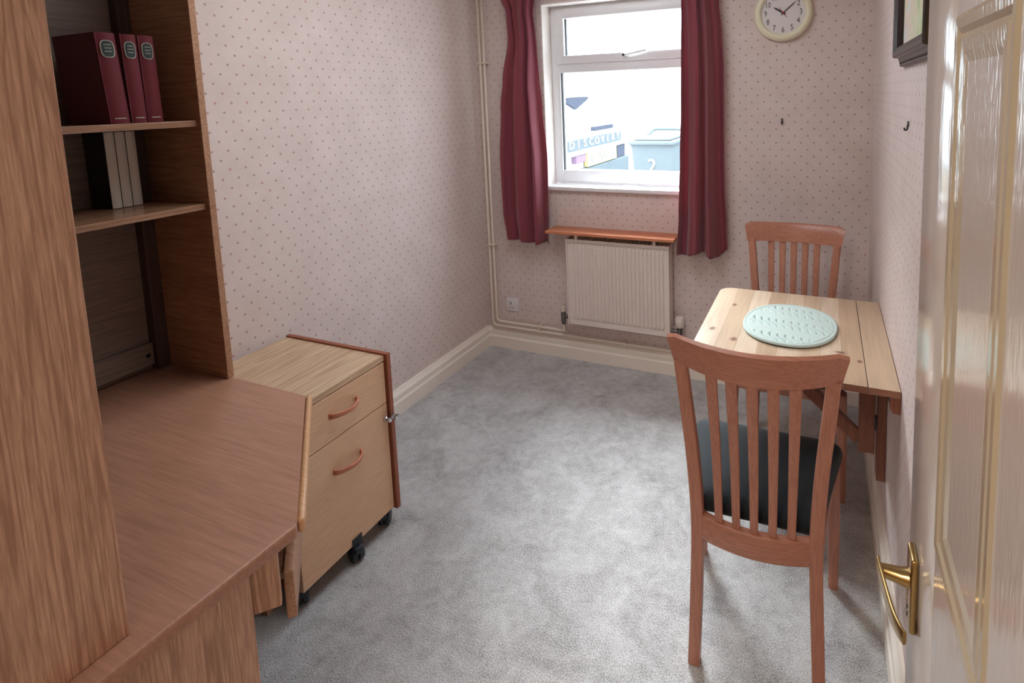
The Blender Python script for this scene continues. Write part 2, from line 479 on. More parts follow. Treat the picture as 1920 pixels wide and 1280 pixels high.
# ------------------------------------------------------------------ room shell
W, NEAR, H = 2.098, -3.0, 2.42
WX0, WX1, WZ0, WZ1 = 0.443, 1.31, 1.005, 2.015
struct('floor', box(B(), -0.1, W + 0.1, -4.8, 0.0, -0.06, 0.0), M['carpet'])
struct('ceiling', box(B(), -0.1, W + 0.1, -4.8, 0.18, H, H + 0.08), M['ceiling'])
struct('wall_left', box(B(), -0.12, 0.0, -4.8, 0.18, -0.06, H), M['paper'])
struct('wall_right', box(B(), W, W + 0.12, -4.8, 0.18, -0.06, H), M['paper'])
bm = B()
box(bm, 0, WX0, 0, 0.18, -0.06, H); box(bm, WX1, W, 0, 0.18, -0.06, H)
box(bm, WX0, WX1, 0, 0.18, -0.06, WZ0 - 0.02); box(bm, WX0, WX1, 0, 0.18, WZ1, H)
wall_back = struct('wall_back', bm, M['paper'])
bm = B(); box(bm, 0, 1.20, NEAR - 0.1, NEAR, -0.06, H); box(bm, 1.20, W, NEAR - 0.1, NEAR, 2.03, H)
struct('wall_near', bm, M['paper'])
struct('wall_hall', box(B(), -0.1, W + 0.1, -4.9, -4.8, -0.06, H), M['hall'])


def skirting(n, h=0.122, t=0.026):
    return [(0, 0), (t, 0), (t, h * 0.52), (t * 0.80, h * 0.60), (t * 0.80, h * 0.80), (t * 0.45, h * 0.92), (t * 0.30, h), (0, h)]


struct('baseboard_back', profile_x([(-a, z) for a, z in skirting(0)], 0, W), M['skirt'])
struct('baseboard_left', profile_y([(a, z) for a, z in skirting(0)], NEAR, -0.001), M['skirt'])
struct('baseboard_right', profile_y([(W - a, z) for a, z in skirting(0)], -2.2, -0.001), M['skirt'])

# ------------------------------------------------------------------ window
win = struct('window_1', B(), M['upvc'])
INV[win.name] = Matrix.Identity(4)
FY0, FY1 = 0.10, 0.165
bm = B()                                              # plaster lining of the reveal
box(bm, WX0 - 0.001, WX0 + 0.006, -0.001, FY0, WZ0, WZ1); box(bm, WX1 - 0.006, WX1 + 0.001, -0.001, FY0, WZ0, WZ1)
box(bm, WX0, WX1, -0.001, FY0, WZ1 - 0.006, WZ1 + 0.001)
obj('reveal_lining', bm, M['reveal'], win)
bm = B(); box(bm, WX0 - 0.004, WX1 + 0.03, -0.022, FY0, WZ0 - 0.022, WZ0, 0.004)
obj('window_sill', bm, M['upvc'], win, smooth=40)
fx0, fx1, fz0, fz1 = WX0 + 0.006, WX1 - 0.006, WZ0, WZ1 - 0.006
bm = B(); f = 0.052
box(bm, fx0, fx0 + f, FY0, FY1, fz0, fz1, 0.004); box(bm, fx1 - f, fx1, FY0, FY1, fz0, fz1, 0.004)
box(bm, fx0 + f, fx1 - f, FY0, FY1, fz1 - 0.026, fz1, 0.004); box(bm, fx0 + f, fx1 - f, FY0, FY1, fz0, fz0 + 0.078, 0.004)
box(bm, fx0 + f, fx1 - f, FY0, FY1, 1.640, 1.705, 0.004)
obj('outer_frame', bm, M['upvc'], win, smooth=40)
sx0, sx1, sz0, sz1 = fx0 + 0.034, fx1 - 0.034, 1.690, fz1 - 0.014       # top hung sash, proud of the frame
bm = B(); s = 0.055
box(bm, sx0, sx0 + s, FY0 - 0.016, FY1 - 0.01, sz0, sz1, 0.006); box(bm, sx1 - s, sx1, FY0 - 0.016, FY1 - 0.01, sz0, sz1, 0.006)
box(bm, sx0 + s - 0.004, sx1 - s + 0.004, FY0 - 0.016, FY1 - 0.01, sz0, sz0 + 0.046, 0.006); box(bm, sx0 + s - 0.004, sx1 - s + 0.004, FY0 - 0.016, FY1 - 0.01, sz1 - 0.056, sz1, 0.006)
sash = obj('top_sash', bm, M['upvc'], win, smooth=40)
obj('pane', box(B(), sx0 + s - 0.006, sx1 - s + 0.006, 0.128, 0.132, sz0 + 0.04, sz1 - 0.05), M['glass'], sash)
gx0, gx1 = fx0 + f, fx1 - f
bm = B(); box(bm, gx0, gx0 + 0.005, FY0 + 0.01, FY0 + 0.03, fz0 + 0.078, 1.640); box(bm, gx1 - 0.005, gx1, FY0 + 0.01, FY0 + 0.03, fz0 + 0.078, 1.640)
obj('gasket', bm, M['gasket'], win)
obj('gasket', box(B(), sx0 + s - 0.001, sx0 + s + 0.005, FY0 + 0.004, FY0 + 0.02, sz0 + 0.046, sz1 - 0.056), M['gasket'], sash)
obj('pane', box(B(), gx0 - 0.004, gx1 + 0.004, 0.128, 0.132, fz0 + 0.074, 1.645), M['glass'], win)
bm = B(); hx = 0.905; hz = sz0 + 0.028
box(bm, hx - 0.016, hx + 0.016, FY0 - 0.026, FY0 - 0.015, hz - 0.014, hz + 0.014, 0.003)
sweep(bm, fillet([(hx, FY0 - 0.02, hz), (hx, FY0 - 0.05, hz), (hx + 0.03, FY0 - 0.054, hz + 0.004), (hx + 0.125, FY0 - 0.05, hz + 0.020)], 0.014), circ(0.008, 8, 0.006))
hd = obj('sash_handle', bm, M['upvc'], win, smooth=40)
obj('lock_barrel', lathe(B(), [(0.007, 0), (0.007, -0.006), (0.0, -0.006)], (hx, FY0 - 0.056, hz), 'y', 12), M['gasket'], hd)

# ------------------------------------------------------------------ panelled door on the right, opened against the wall
DX, DY0, DY1 = 1.980, -2.262, -2.996
cols = [(-2.376, -2.508), (-2.568, -2.694), (-2.754, -2.884)]; rows = [(0.22, 0.86), (1.170, 1.545), (1.655, 1.88)]
bm = B()
ys = [DY0] + [v for c in cols for v in c] + [DY1]
for i in range(0, len(ys), 2):
    box(bm, DX, DX + 0.036, ys[i + 1], ys[i], 0.008, 2.0, 0.0015 if i == 0 else 0)
zs = [0.008] + [v for r in rows for v in r] + [2.0]
for (a, b) in cols:
    for i in range(0, len(zs), 2): box(bm, DX, DX + 0.036, b, a, zs[i], zs[i + 1])
door = struct('door_1', bm, M['door'], smooth=40)
for (a, b) in cols:
    for (z0, z1) in rows:
        # shallow beaded moulding round a flat panel
        steps = [(0.0, 0.0), (0.003, -0.0016), (0.009, -0.0013), (0.0125, 0.0006), (0.0165, -0.0007), (0.024, -0.0002), (0.031, 0.0012)]
        bm = B(); rings = []
        for (ins, dep) in steps:
            rings.append([bm.verts.new((DX + dep, y, z)) for y, z in ((a - ins, z0 + ins), (b + ins, z0 + ins), (b + ins, z1 - ins), (a - ins, z1 - ins))])
        m = 0.031
        rings.append([bm.verts.new((DX + 0.012, y, z)) for y, z in ((a - m, z0 + m), (b + m, z0 + m), (b + m, z1 - m), (a - m, z1 - m))])
        rings.append([bm.verts.new((DX + 0.012, y, z)) for y, z in ((a, z0), (b, z0), (b, z1), (a, z1))])
        for i in range(len(rings)):
            j = (i + 1) % len(rings)
            for k in range(4): bm.faces.new((rings[i][k], rings[i][(k + 1) % 4], rings[j][(k + 1) % 4], rings[j][k]))
        mo = obj('moulding', bm, M['doormould'], door, 'cream moulding with warm light painted in')
        obj('panel', box(B(), DX + 0.0010, DX + 0.030, b + m - 0.0005, a - m + 0.0005, z0 + m - 0.0005, z1 - m + 0.0005), M['door'], mo)
bm = B(); box(bm, DX - 0.006, DX, -2.316, -2.292, 1.036, 1.105, 0.002, 3)
hp = obj('handle_plate', bm, M['brass'], door, 'brass lever handle on its back plate', smooth=40)
bm = B(); sweep(bm, [(DX - 0.005, -2.304, 1.079), (DX - 0.012, -2.304, 1.079), (DX - 0.0275, -2.304, 1.0805)], lambda t: circ(0.0088 - 0.0036 * t, 14))
sweep(bm, catmull([(DX - 0.0290, -2.296, 1.081), (DX - 0.0285, -2.306, 1.081), (DX - 0.0260, -2.325, 1.0805), (DX - 0.0225, -2.348, 1.0795), (DX - 0.0185, -2.361, 1.079), (DX - 0.0160, -2.366, 1.079)], 5),
      lambda t: rrect(0.0032, 0.011 + 0.002 * math.sin(t * PI), 0.0014))
obj('lever', bm, M['brass'], hp, smooth=50)
for z in (1.052, 1.045):
    obj('screw', lathe(B(), [(0.002, -0.0062), (0.0, -0.0070)], (DX, -2.304, z), 'x', 10), M['valve'], hp)

# door lining of the doorway behind the camera
bm = B(); box(bm, 1.17, 1.20, NEAR - 0.12, NEAR + 0.012, 0, 2.06, 0.003); box(bm, 1.17, W, NEAR - 0.12, NEAR + 0.012, 2.03, 2.09, 0.003)
struct('trim_1', bm, M['skirt'])

# ------------------------------------------------------------------ corner desk
desk = thing('corner_desk', 'brown wood laminate corner desk with angled front beside the drawer pedestal', 'desk', (0.5, -2.4, 0))
POLY = [(0.003, -1.783), (0.6115, -1.7885), (0.9915, -2.1325), (1.000, -2.140), (0.975, -2.97), (0.003, -2.97)]
obj('desktop', prism(B(), POLY, 0.694, 0.720, 0.007, 3), M['desk'], desk, smooth=40)
obj('side_panel', box(B(), 0.934, 0.952, -2.95, -2.205, 0.0, 0.694, 0.001), M['oak'], desk)
obj('side_panel', box(B(), 0.03, 0.40, -1.815, -1.797, 0.0, 0.694, 0.001), M['oak'], desk)
A2 = Vector((0.620, -1.780)); dd = Vector((0.739, -0.673)); nn = Vector((0.673, 0.739))


def diag(u0, u1, v0, v1, z0, z1, bev=0.001):
    bm = B(); Mx = Matrix(((dd.x, nn.x, 0, A2.x), (dd.y, nn.y, 0, A2.y), (0, 0, 1, 0), (0, 0, 0, 1)))
    box(bm, u0, u1, v0, v1, z0, z1, bev, mat=Mx); return bm


obj('lit_edge_strip', diag(0.0, 0.512, -0.0115, 0.002, 0.693, 0.7212, 0.006), M['lit_edge'], desk, 'wooden edge strip painted pale as window light', smooth=50)
obj('tray_support', diag(0.500, 0.518, -0.36, -0.048, 0.566, 0.694), M['oak'], desk)
obj('tray_support', diag(0.020, 0.038, -0.36, -0.048, 0.566, 0.694), M['oak'], desk)
tf = obj('keyboard_tray', diag(0.075, 0.462, -0.36, -0.046, 0.574, 0.590), M['oak_y'], desk)
obj('tray_front', diag(0.068, 0.480, -0.046, -0.028, 0.500, 0.600, 0.003), M['oak_side'], tf, smooth=40)
for u in (0.484, 0.050):
    obj('runner', diag(u, u + 0.014, -0.33, -0.050, 0.592, 0.626, 0.002), M['slate'], tf, 'grey steel drawer runner')
obj('modesty_panel', diag(0.04, 0.48, -0.56, -0.545, 0.58, 0.694), M['oak'], desk)

# ------------------------------------------------------------------ hutch (open shelving) standing on the desk
hut = thing('shelf_hutch', 'tall open wooden corner shelf unit standing on the desk, holding books', 'bookshelf', (0.3, -2.4, 0.72))
HZ0, HZ1 = 0.7205, 2.02
obj('side_panel', box(B(), 0.058, 0.318, -1.802, -1.784, HZ0, HZ1, 0.001), M['oak_side'], hut)
obj('side_panel', box(B(), 0.932, 0.950, -2.95, -2.387, HZ0, HZ1, 0.0012), M['oak'], hut)
LSH = [(0.024, -1.835), (0.057, -1.835), (0.057, -1.803), (0.304, -1.803), (0.285, -2.43), (0.930, -2.43), (0.930, -2.93), (0.024, -2.93)]
for z in (1.236, 1.468):
    obj('shelf', prism(B(), LSH, z - 0.017, z, 0.001), M['oak_y'], hut)
obj('top_board', prism(B(), LSH, HZ1 - 0.02, HZ1 - 0.001, 0.001), M['oak_y'], hut)
obj('back_panel', box(B(), 0.012, 0.022, -2.94, -1.790, 0.7215, HZ1 - 0.002), M['back'], hut)
obj('back_panel', box(B(), 0.022, 0.930, -2.95, -2.94, 0.80, HZ1 - 0.002), M['back'], hut)
obj('dark_corner_strip', box(B(), 0.022, 0.056, -1.834, -1.786, HZ0 + 0.001, HZ1 - 0.002, 0.001), M['corner_dark'], hut)  # dark strip closing the rear corner
rl = obj('back_rail', box(B(), 0.022, 0.040, -2.93, -1.835, 0.738, 0.806, 0.001), M['back'], hut)
obj('screw_cap', lathe(B(), [(0.006, 0.018), (0.006, 0.020), (0.0, 0.0205)], (0.022, -1.850, 0.770), 'x', 12), M['black'], rl)


# ------------------------------------------------------------------ books
def book(name, label, cat, group, x_spine, y0, y1, z0, h, depth, cover, lean=0.0, spine=None):
    """spine faces +x; lean shears the top along y"""
    t = thing(name, label, cat, (x_spine - depth / 2, (y0 + y1) / 2, z0), 0, group)
    S = Matrix.Identity(4); S[1][2] = lean / h; S[1][3] = -lean / h * z0
    bm = B(); th = 0.0022
    box(bm, x_spine - depth, x_spine - 0.003, y0, y0 + th, z0, z0 + h); box(bm, x_spine - depth, x_spine - 0.003, y1 - th, y1, z0, z0 + h)
    n = 7; a = [];
    for k in range(n):
        f = k / (n - 1); yy = y0 + (y1 - y0) * f; xx = x_spine - 0.004 + 0.0045 * math.sin(PI * f)
        a.append((xx, yy))
    poly = a + [(x_spine - 0.008, y1), (x_spine - 0.008, y0)]
    prism(bm, poly, z0, z0 + h)
    bm.transform(S); cov = obj('cover', bm, cover, t, smooth=30)
    if spine:
        bm = B(); prism(bm, [(x + 0.0012, y) for x, y in a] + [(x_spine - 0.003, y1), (x_spine - 0.003, y0)], z0 + 0.001, z0 + h - 0.001)
        bm.transform(S); obj('spine', bm, spine, cov, 'plain white spine', smooth=30)
    bm = B(); box(bm, x_spine - depth + 0.004, x_spine - 0.008, y0 + th, y1 - th, z0 + 0.003, z0 + h - 0.004); bm.transform(S)
    obj('pages', bm, M['page'], t)
    return t, cov, S


red_y = [(-1.992, -1.950, -0.013), (-1.946, -1.911, -0.006), (-1.909, -1.873, -0.004)]
pos3 = ('leftmost', 'middle', 'rightmost')
for k, (a, b, ln) in enumerate(red_y):
    t, cov, S = book('red_book', '%s of three maroon cloth books with oval dark spine label on the upper shelf' % pos3[k], 'book', 'maroon books on the upper shelf',
                     0.283, a, b, 1.4685, 0.222, 0.185, M['redbook'], ln)
    cy = (a + b) / 2; w = (b - a) * 0.36
    for nm, ra, mt, dx in (('label_border', 1.0, 'silver', 0.0012), ('spine_label', 0.84, 'label', 0.0018)):
        bm = B(); pts = []
        for q in range(28):
            an = 2 * PI * q / 28; c, s_ = math.cos(an), math.sin(an)
            e = 0.62
            pts.append((abs(c) ** e * (1 if c >= 0 else -1) * w * ra, abs(s_) ** e * (1 if s_ >= 0 else -1) * (0.021 if ra == 1 else 0.0193)))
        vsf = [bm.verts.new((0.283 + dx - 0.35 * 1e-3 * (p[0] / w) ** 2 * 4, cy + p[0], 1.4685 + 0.183 + p[1])) for p in pts]; bm.faces.new(vsf)
        bmesh.ops.solidify(bm, geom=list(bm.faces), thickness=0.001)
        bm.transform(S); obj(nm, bm, M[mt], cov)
    bm = B()
    for zz in (0.192, 0.184, 0.176): box(bm, 0.2846, 0.2853, cy - w * 0.5, cy + w * 0.5, 1.4685 + zz, 1.4685 + zz + 0.0014)
    bm.transform(S); obj('title_lines', bm, M['silver'], cov)
    bm = B(); box(bm, 0.2829, 0.2838, cy - w * 0.8, cy + w * 0.8, 1.4685 + 0.012, 1.4685 + 0.0142); bm.transform(S); obj('foil_band', bm, M['silver'], cov)
wy = [(-1.934, -1.911, -0.001), (-1.909, -1.886, -0.001), (-1.884, -1.861, -0.001)]
for k, (a, b, ln) in enumerate(wy):
    book('white_book', '%s of three black books with plain white spines on the lower shelf' % pos3[k], 'book', 'white books on the lower shelf', 0.128, a, b, 1.2365, 0.208, 0.10, M['black'], ln, M['whitebook'])

# ------------------------------------------------------------------ mobile drawer pedestal
ped = thing('drawer_pedestal', 'light oak two drawer filing pedestal on castors between desk and wall', 'filing cabinet', (0.26, -1.57, 0))
PX1, PYA, PYB, PZ0, PZ1 = 0.503, -1.772, -1.372, 0.066, 0.632
bm = B(); box(bm, 0.030, PX1 - 0.0225, PYA + 0.018, PYB - 0.018, PZ0 + 0.005, PZ1 - 0.02)
obj('carcass', bm, M['pedfront'], ped)
obj('top', box(B(), 0.030, PX1 - 0.001, PYA + 0.0185, PYB - 0.018, PZ1 - 0.02, PZ1, 0.001), M['pedtop'], ped)
obj('side_panel', box(B(), 0.028, PX1 + 0.012, PYB - 0.017, PYB, PZ0 - 0.004, PZ1 + 0.006, 0.0015), M['pededge'], ped)
obj('side_panel', box(B(), 0.028, PX1 - 0.0205, PYA, PYA + 0.017, PZ0 - 0.004, PZ1 + 0.006, 0.0015), M['pededge'], ped)
for (z0, z1, hz) in ((0.464, PZ1 - 0.023, 0.545), (PZ0 + 0.004, 0.461, 0.360)):
    d = obj('drawer_front', box(B(), PX1 - 0.020, PX1, PYA + (0.0185 if z0 < 0 else 0.0025), PYB - 0.020, z0, z1, 0.0015), M['pedfront'], ped)
    ha, hb = -1.630, -1.520
    bm = B()
    path = catmull([(PX1 - 0.001, ha, hz), (PX1 + 0.010, ha + 0.004, hz), (PX1 + 0.022, ha + 0.020, hz), (PX1 + 0.033, (ha + hb) / 2, hz),
                    (PX1 + 0.022, hb - 0.020, hz), (PX1 + 0.010, hb - 0.004, hz), (PX1 - 0.001, hb, hz)], 5)
    sweep(bm, path, lambda t: rrect(0.007, 0.016 + 0.002 * math.cos(t * 2 * PI), 0.002))
    obj('bow_handle', bm, M['bow'], d, 'reddish wooden bow handle', smooth=50)
lk = obj('lock', lathe(B(), [(0.009, 0), (0.009, 0.006), (0.006, 0.009), (0.0045, 0.016), (0.0085, 0.02), (0.0085, 0.025), (0.0, 0.027)], (PX1, -1.405, 0.410), 'x', 16), M['metal'], ped, 'small chrome knob', smooth=40)
lathe_bm = lathe(B(), [(0.009, 0), (0.009, 0.004), (0.005, 0.006), (0.005, 0.012), (0.010, 0.016), (0.010, 0.022), (0.0, 0.024)], (PX1 + 0.012, -1.3805, 0.409), 'x', 16)
obj('lock', lathe_bm, M['metal'], ped, 'small chrome knob', smooth=40)


def castor(x, y, ang, plate=False):
    bm = B(); r = 0.026
    Rz = Matrix.Translation((x, y, 0)) @ Matrix.Rotation(ang, 4, 'Z')
    for s_ in (-1, 1):
        b2 = lathe(B(), [(0.0, s_ * 0.003), (r * 0.9, s_ * 0.003), (r, s_ * 0.006), (r, s_ * 0.017), (r * 0.85, s_ * 0.020), (0.0, s_ * 0.021)], (0, 0, r + 0.001), 'x', 20)
        b2.transform(Rz); me_ = bpy.data.meshes.new('t'); b2.to_mesh(me_); b2.free(); bm.from_mesh(me_); bpy.data.meshes.remove(me_)
    box(bm, -0.013, 0.013, -0.030, 0.012, 0.036, 0.060, 0.004, mat=Rz)
    sweep(bm, [Rz @ Vector((0, 0, 0.03)), Rz @ Vector((0, 0, PZ0 + 0.004))], circ(0.006, 8))
    return bm


for (x, y, a) in ((0.465, -1.402, 0.5), (0.455, -1.742, 0.9), (0.075, -1.405, 0.2), (0.075, -1.74, 1.3)):
    obj('castor', castor(x, y, a), M['rubber'], ped, smooth=40)
cz = obj('castor', castor(0.490, -1.560, 1.2), M['rubber'], ped, smooth=40)
obj('castor_plate', box(B(), PX1 + 0.0005, PX1 + 0.004, -1.585, -1.545, 0.050, 0.092, 0.001), M['black'], cz)

# ------------------------------------------------------------------ wall mounted drop leaf table
TX0, TX1, TY0, TY1, TZ = 1.521, W - 0.002, -1.232, -0.562, 0.710
tab = thing('drop_leaf_table', 'pale pine drop-leaf table fixed to the right wall under the placemat', 'table', (1.85, -0.9, 0))
SEAM = 2.018


def shade_ends(bm):
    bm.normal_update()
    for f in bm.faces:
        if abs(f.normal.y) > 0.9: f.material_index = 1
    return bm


edges = [TX0, 1.590, 1.652, 1.716, 1.776, 1.838, 1.900, 1.958, SEAM]
for i in range(len(edges) - 1):
    x0, x1 = edges[i], edges[i + 1]
    bm = B()
    if i == 0:
        c = 0.045; poly = [(x1, TY0), (x0 + 0.02, TY0), (x0, TY0 + 0.02)]
        for k in range(7):
            a = PI - k * PI / 12
            poly.append((x0 + c + c * math.cos(a), TY1 - c + c * math.sin(a)))
        poly.append((x1, TY1)); prism(bm, poly, TZ - 0.020, TZ, 0.0006, 1)
    else:
        box(bm, x0, x1, TY0, TY1, TZ - 0.020, TZ, 0.0006, 1)
    if 'pine%d' % (i % 4) not in M:
        M['pine%d' % (i % 4)] = pine('pine_board_%s' % 'abcd'[i % 4], TONES[i % 4], [(kx - 1.85, ky + 0.9, rx, ry) for kx, ky, rx, ry in KNOTS])
    shade_ends(bm); obj('plank', bm, [M['pine%d' % (i % 4)], M['edge_shade']], tab)
wl = obj('wall_leaf', shade_ends(box(B(), SEAM + 0.002, TX1, TY0, TY1, TZ - 0.020, TZ, 0.001, 1)), [M['pine1'], M['edge_shade']], tab)
obj('hinge_batten', box(B(), SEAM - 0.03, TX1, TY0 + 0.06, TY1 - 0.06, TZ - 0.029, TZ - 0.0205), M['bracket'], tab)
obj('wall_post', box(B(), 2.072, W - 0.001, -0.92, -0.86, 0.24, TZ - 0.03, 0.002), M['bracket'], tab)
obj('wall_cleat', box(B(), 2.074, W - 0.001, TY0 + 0.02, TY1 - 0.02, TZ - 0.062, TZ - 0.030, 0.002), M['bracket'], tab)
bm = profile_x([(0, 0), (0, 0), (0, 0)], 0, 0); bm.free()
bm = B(); prism(bm, [(2.072, TZ - 0.021), (2.072, TZ - 0.052), (2.080, TZ - 0.066), (W - 0.001, TZ - 0.068), (W - 0.001, TZ - 0.021)], TY0 + 0.006, TY0 + 0.019)
bm.transform(Matrix(((1, 0, 0, 0), (0, 0, 1, 0), (0, 1, 0, 0), (0, 0, 0, 1))))
obj('corner_block', bm, M['bracket'], tab)
# swing-out bracket: upright, top arm and diagonal brace
br = obj('swing_bracket', box(B(), 2.018, 2.066, -0.905, -0.875, 0.32, TZ - 0.030, 0.002), M['bracket'], tab)
obj('bracket_arm', box(B(), 1.66, 2.018, -0.905, -0.875, TZ - 0.066, TZ - 0.030, 0.002), M['bracket'], br)
bm = B(); sweep(bm, [(2.022, -0.89, 0.36), (1.70, -0.89, TZ - 0.064)], rrect(0.026, 0.042, 0.003), up=(0, 0, 1))
obj('bracket_brace', bm, M['bracket'], br)
for z in (0.43, 0.60):
    obj('hinge', box(B(), 2.064, 2.074, -0.915, -0.893, z - 0.022, z + 0.022, 0.002), M['black'], br)

# ------------------------------------------------------------------ quilted placemat
mat_t = thing('placemat', 'oval mint green quilted placemat lying on the pine table', 'placemat', (1.801, -0.884, TZ))
bm = B(); NR, NA = 64, 320; rx, ry = 0.149, 0.176; rot = -0.10
ctr = bm.verts.new((0, 0, 0.008)); prev = None


def quilt(x, y):
    band = 0.5 + 0.5 * math.cos((y + 0.02) * 2 * PI / 0.118 + x * 3.0)
    ph = ((x * 1.0 + y * 0.62 + 0.005 * math.sin((y + 0.02) * 2 * PI / 0.059)) / 0.0245) % 1.0
    g = math.exp(-((ph - 0.5) / 0.12) ** 2)
    m_ = max(0.0, min(1.0, (band - 0.35) * 3))
    edge = math.sqrt((x / rx) ** 2 + (y / ry) ** 2)
    m_ *= max(0.0, min(1.0, (0.92 - edge) * 14))
    bind = math.exp(-((edge - 0.935) / 0.012) ** 2)
    return -0.0080 * g * m_ - 0.0030 * bind


for i in range(1, NR + 1):
    rr = i / NR; ring = []
    for k in range(NA):
        a = 2 * PI * k / NA; ca, sa = math.cos(a), math.sin(a); e = 0.9
        x = rx * rr * abs(ca) ** e * (1 if ca >= 0 else -1); y = ry * rr * abs(sa) ** e * (1 if sa >= 0 else -1)
        z = 0.0118 + quilt(x, y) + (-0.0035 * max(0, (rr - 0.965) / 0.035) ** 2)
        ring.append(bm.verts.new((x, y, z)))
    if prev is None:
        for k in range(NA): bm.faces.new((ctr, ring[k], ring[(k + 1) % NA]))
    else:
        for k in range(NA): bm.faces.new((prev[k], ring[k], ring[(k + 1) % NA], prev[(k + 1) % NA]))
    prev = ring
low = [bm.verts.new((v.co.x * 0.998, v.co.y * 0.998, 0.0042)) for v in prev]
for k in range(NA): bm.faces.new((prev[k], low[k], low[(k + 1) % NA], prev[(k + 1) % NA]))
for f in bm.faces:                                     # shade painted as a darker tint along the bottom of each quilting groove
    c = f.calc_center_median()
    if quilt(c.x, c.y) < -0.0062: f.material_index = 1
bm.transform(Matrix.Rotation(rot, 4, 'Z')); obj('quilted_top', bm, [M['mat'], M['groove_shade']], mat_t, smooth='all', local=True)
bm = lathe(B(), [(0.0, 0.0005), (1.0, 0.0005), (1.0, 0.0042), (0.0, 0.0042)], (0, 0, 0), 'z', 64)
bm.transform(Matrix.Rotation(rot, 4, 'Z') @ Matrix.Diagonal((rx * 1.0, ry * 1.0, 1, 1))); obj('backing', bm, M['matback'], mat_t, 'black underside', local=True)


# ------------------------------------------------------------------ dining chairs (local: +y is the front)
def make_chair(loc, rotz, label, group):
    t = thing('dining_chair', label, 'chair', loc, rotz, group)
    for s_ in (-1, 1):
        # rear leg running up into the back post
        pts = catmull([(s_ * 0.154, -0.190, 0.0), (s_ * 0.148, -0.184, 0.18), (s_ * 0.142, -0.186, 0.40), (s_ * 0.150, -0.196, 0.58),
                       (s_ * 0.164, -0.214, 0.75), (s_ * 0.173, -0.228, 0.86)], 4)
        bm = B(); sweep(bm, pts, lambda u: rrect(0.032 - 0.004 * abs(u - 0.45), 0.036 - 0.010 * u if u > 0.4 else 0.032, 0.004), up=(0, 1, 0))
        obj('rear_leg', bm, M['chair'], t, smooth=50, local=True)
        bm = B(); sweep(bm, [(s_ * 0.197, 0.175, 0.0), (s_ * 0.196, 0.172, 0.20), (s_ * 0.190, 0.168, 0.41)], lambda u: rrect(0.026 + 0.012 * u, 0.028 + 0.012 * u, 0.004), up=(0, 1, 0))
        obj('front_leg', bm, M['chair'], t, smooth=50, local=True)
        bm = B(); sweep(bm, [(s_ * 0.148, -0.172, 0.396), (s_ * 0.190, 0.160, 0.396)], rrect(0.020, 0.052, 0.003)); obj('side_rail', bm, M['chair_x'], t, local=True)
    bm = B(); sweep(bm, [(-0.18, 0.170, 0.396), (0.18, 0.170, 0.396)], rrect(0.022, 0.052, 0.003)); obj('front_rail', bm, M['chair_x'], t, local=True)

    def arc(half, y_end, sag, z, n=14, zsag=0.0):
        return [(half * (2 * k / n - 1), y_end - sag * (1 - (2 * k / n - 1) ** 2), z - zsag * (1 - (2 * k / n - 1) ** 2)) for k in range(n + 1)]
    bm = B(); sweep(bm, arc(0.138, -0.186, 0.022, 0.399, zsag=0.006), rrect(0.024, 0.066, 0.004)); obj('rear_rail', bm, M['chair_x'], t, smooth=50, local=True)
    # crest rail: bowed backwards in plan, wider at the top than at the bottom
    bm = B(); n = 18; sec = []
    for k in range(n + 1):
        q = 2 * k / n - 1
        def P(half, y, z): return Vector((half * q, y - 0.058 * (1 - q * q), z))
        b0, t0 = P(0.190, -0.230, 0.843 + 0.010 * q * q), P(0.203, -0.246, 0.922 + 0.006 * q * q); th = Vector((0, 0.024, 0))
        edge = 0.010 * max(0.0, (abs(q) - 0.9) / 0.1)
        t0 = t0 - Vector((0, 0, edge))
        sec.append([bm.verts.new(v) for v in (b0, b0 + th, b0 + th + (t0 - b0) * 0.5, t0 + th - Vector((0, 0.002, 0.004)), t0 + th * 0.5 + Vector((0, 0, 0.002)), t0 + Vector((0, 0.003, -0.004)), b0 + (t0 - b0) * 0.5)])
    for i in range(n):
        for k in range(7): bm.faces.new((sec[i][k], sec[i][(k + 1) % 7], sec[i + 1][(k + 1) % 7], sec[i + 1][k]))
    bm.faces.new(sec[0][::-1]); bm.faces.new(sec[-1])
    obj('crest_rail', bm, M['chair_x'], t, smooth=50, local=True)
    for k in range(5):
        q = (k - 2) / 2.0
        xb, xt = q * 0.086, q * 0.094
        yb, yt = -0.186 - 0.022 * (1 - (xb / 0.138) ** 2), -0.219 - 0.058 * (1 - (xt / 0.190) ** 2)
        bm = B(); sweep(bm, catmull([(xb, yb, 0.42), (xb + (xt - xb) * 0.45, yb + (yt - yb) * 0.25, 0.62), (xt, yt, 0.855)], 4), lambda u: rrect(0.019 + 0.008 * u, 0.010, 0.0025), up=(0, 1, 0))
        obj('slat', bm, M['chair'], t, smooth=50, local=True)
    # seat pad
    bm = B(); poly = []
    corners = [(-0.150, -0.178), (0.150, -0.178), (0.222, 0.188), (-0.222, 0.188)]; rad = [0.02, 0.02, 0.045, 0.045]
    for i in range(4):
        p = Vector(corners[i]); a = (Vector(corners[i - 1]) - p).normalized(); b = (Vector(corners[(i + 1) % 4]) - p).normalized()
        for k in range(7):
            u = k / 6; s0, s1 = p + a * rad[i], p + b * rad[i]
            poly.append(s0 * (1 - u) ** 2 + p * 2 * u * (1 - u) + s1 * u * u)
    cen = Vector((0, 0.01)); lv = [(0.955, 0.423), (0.990, 0.430), (1.0, 0.442), (0.985, 0.456), (0.94, 0.466), (0.80, 0.473), (0.5, 0.477), (0.2, 0.478)]
    rings = [[bm.verts.new(((cen + (p - cen) * s1).x, (cen + (p - cen) * s1).y, z)) for p in poly] for s1, z in lv]
    m_ = len(poly)
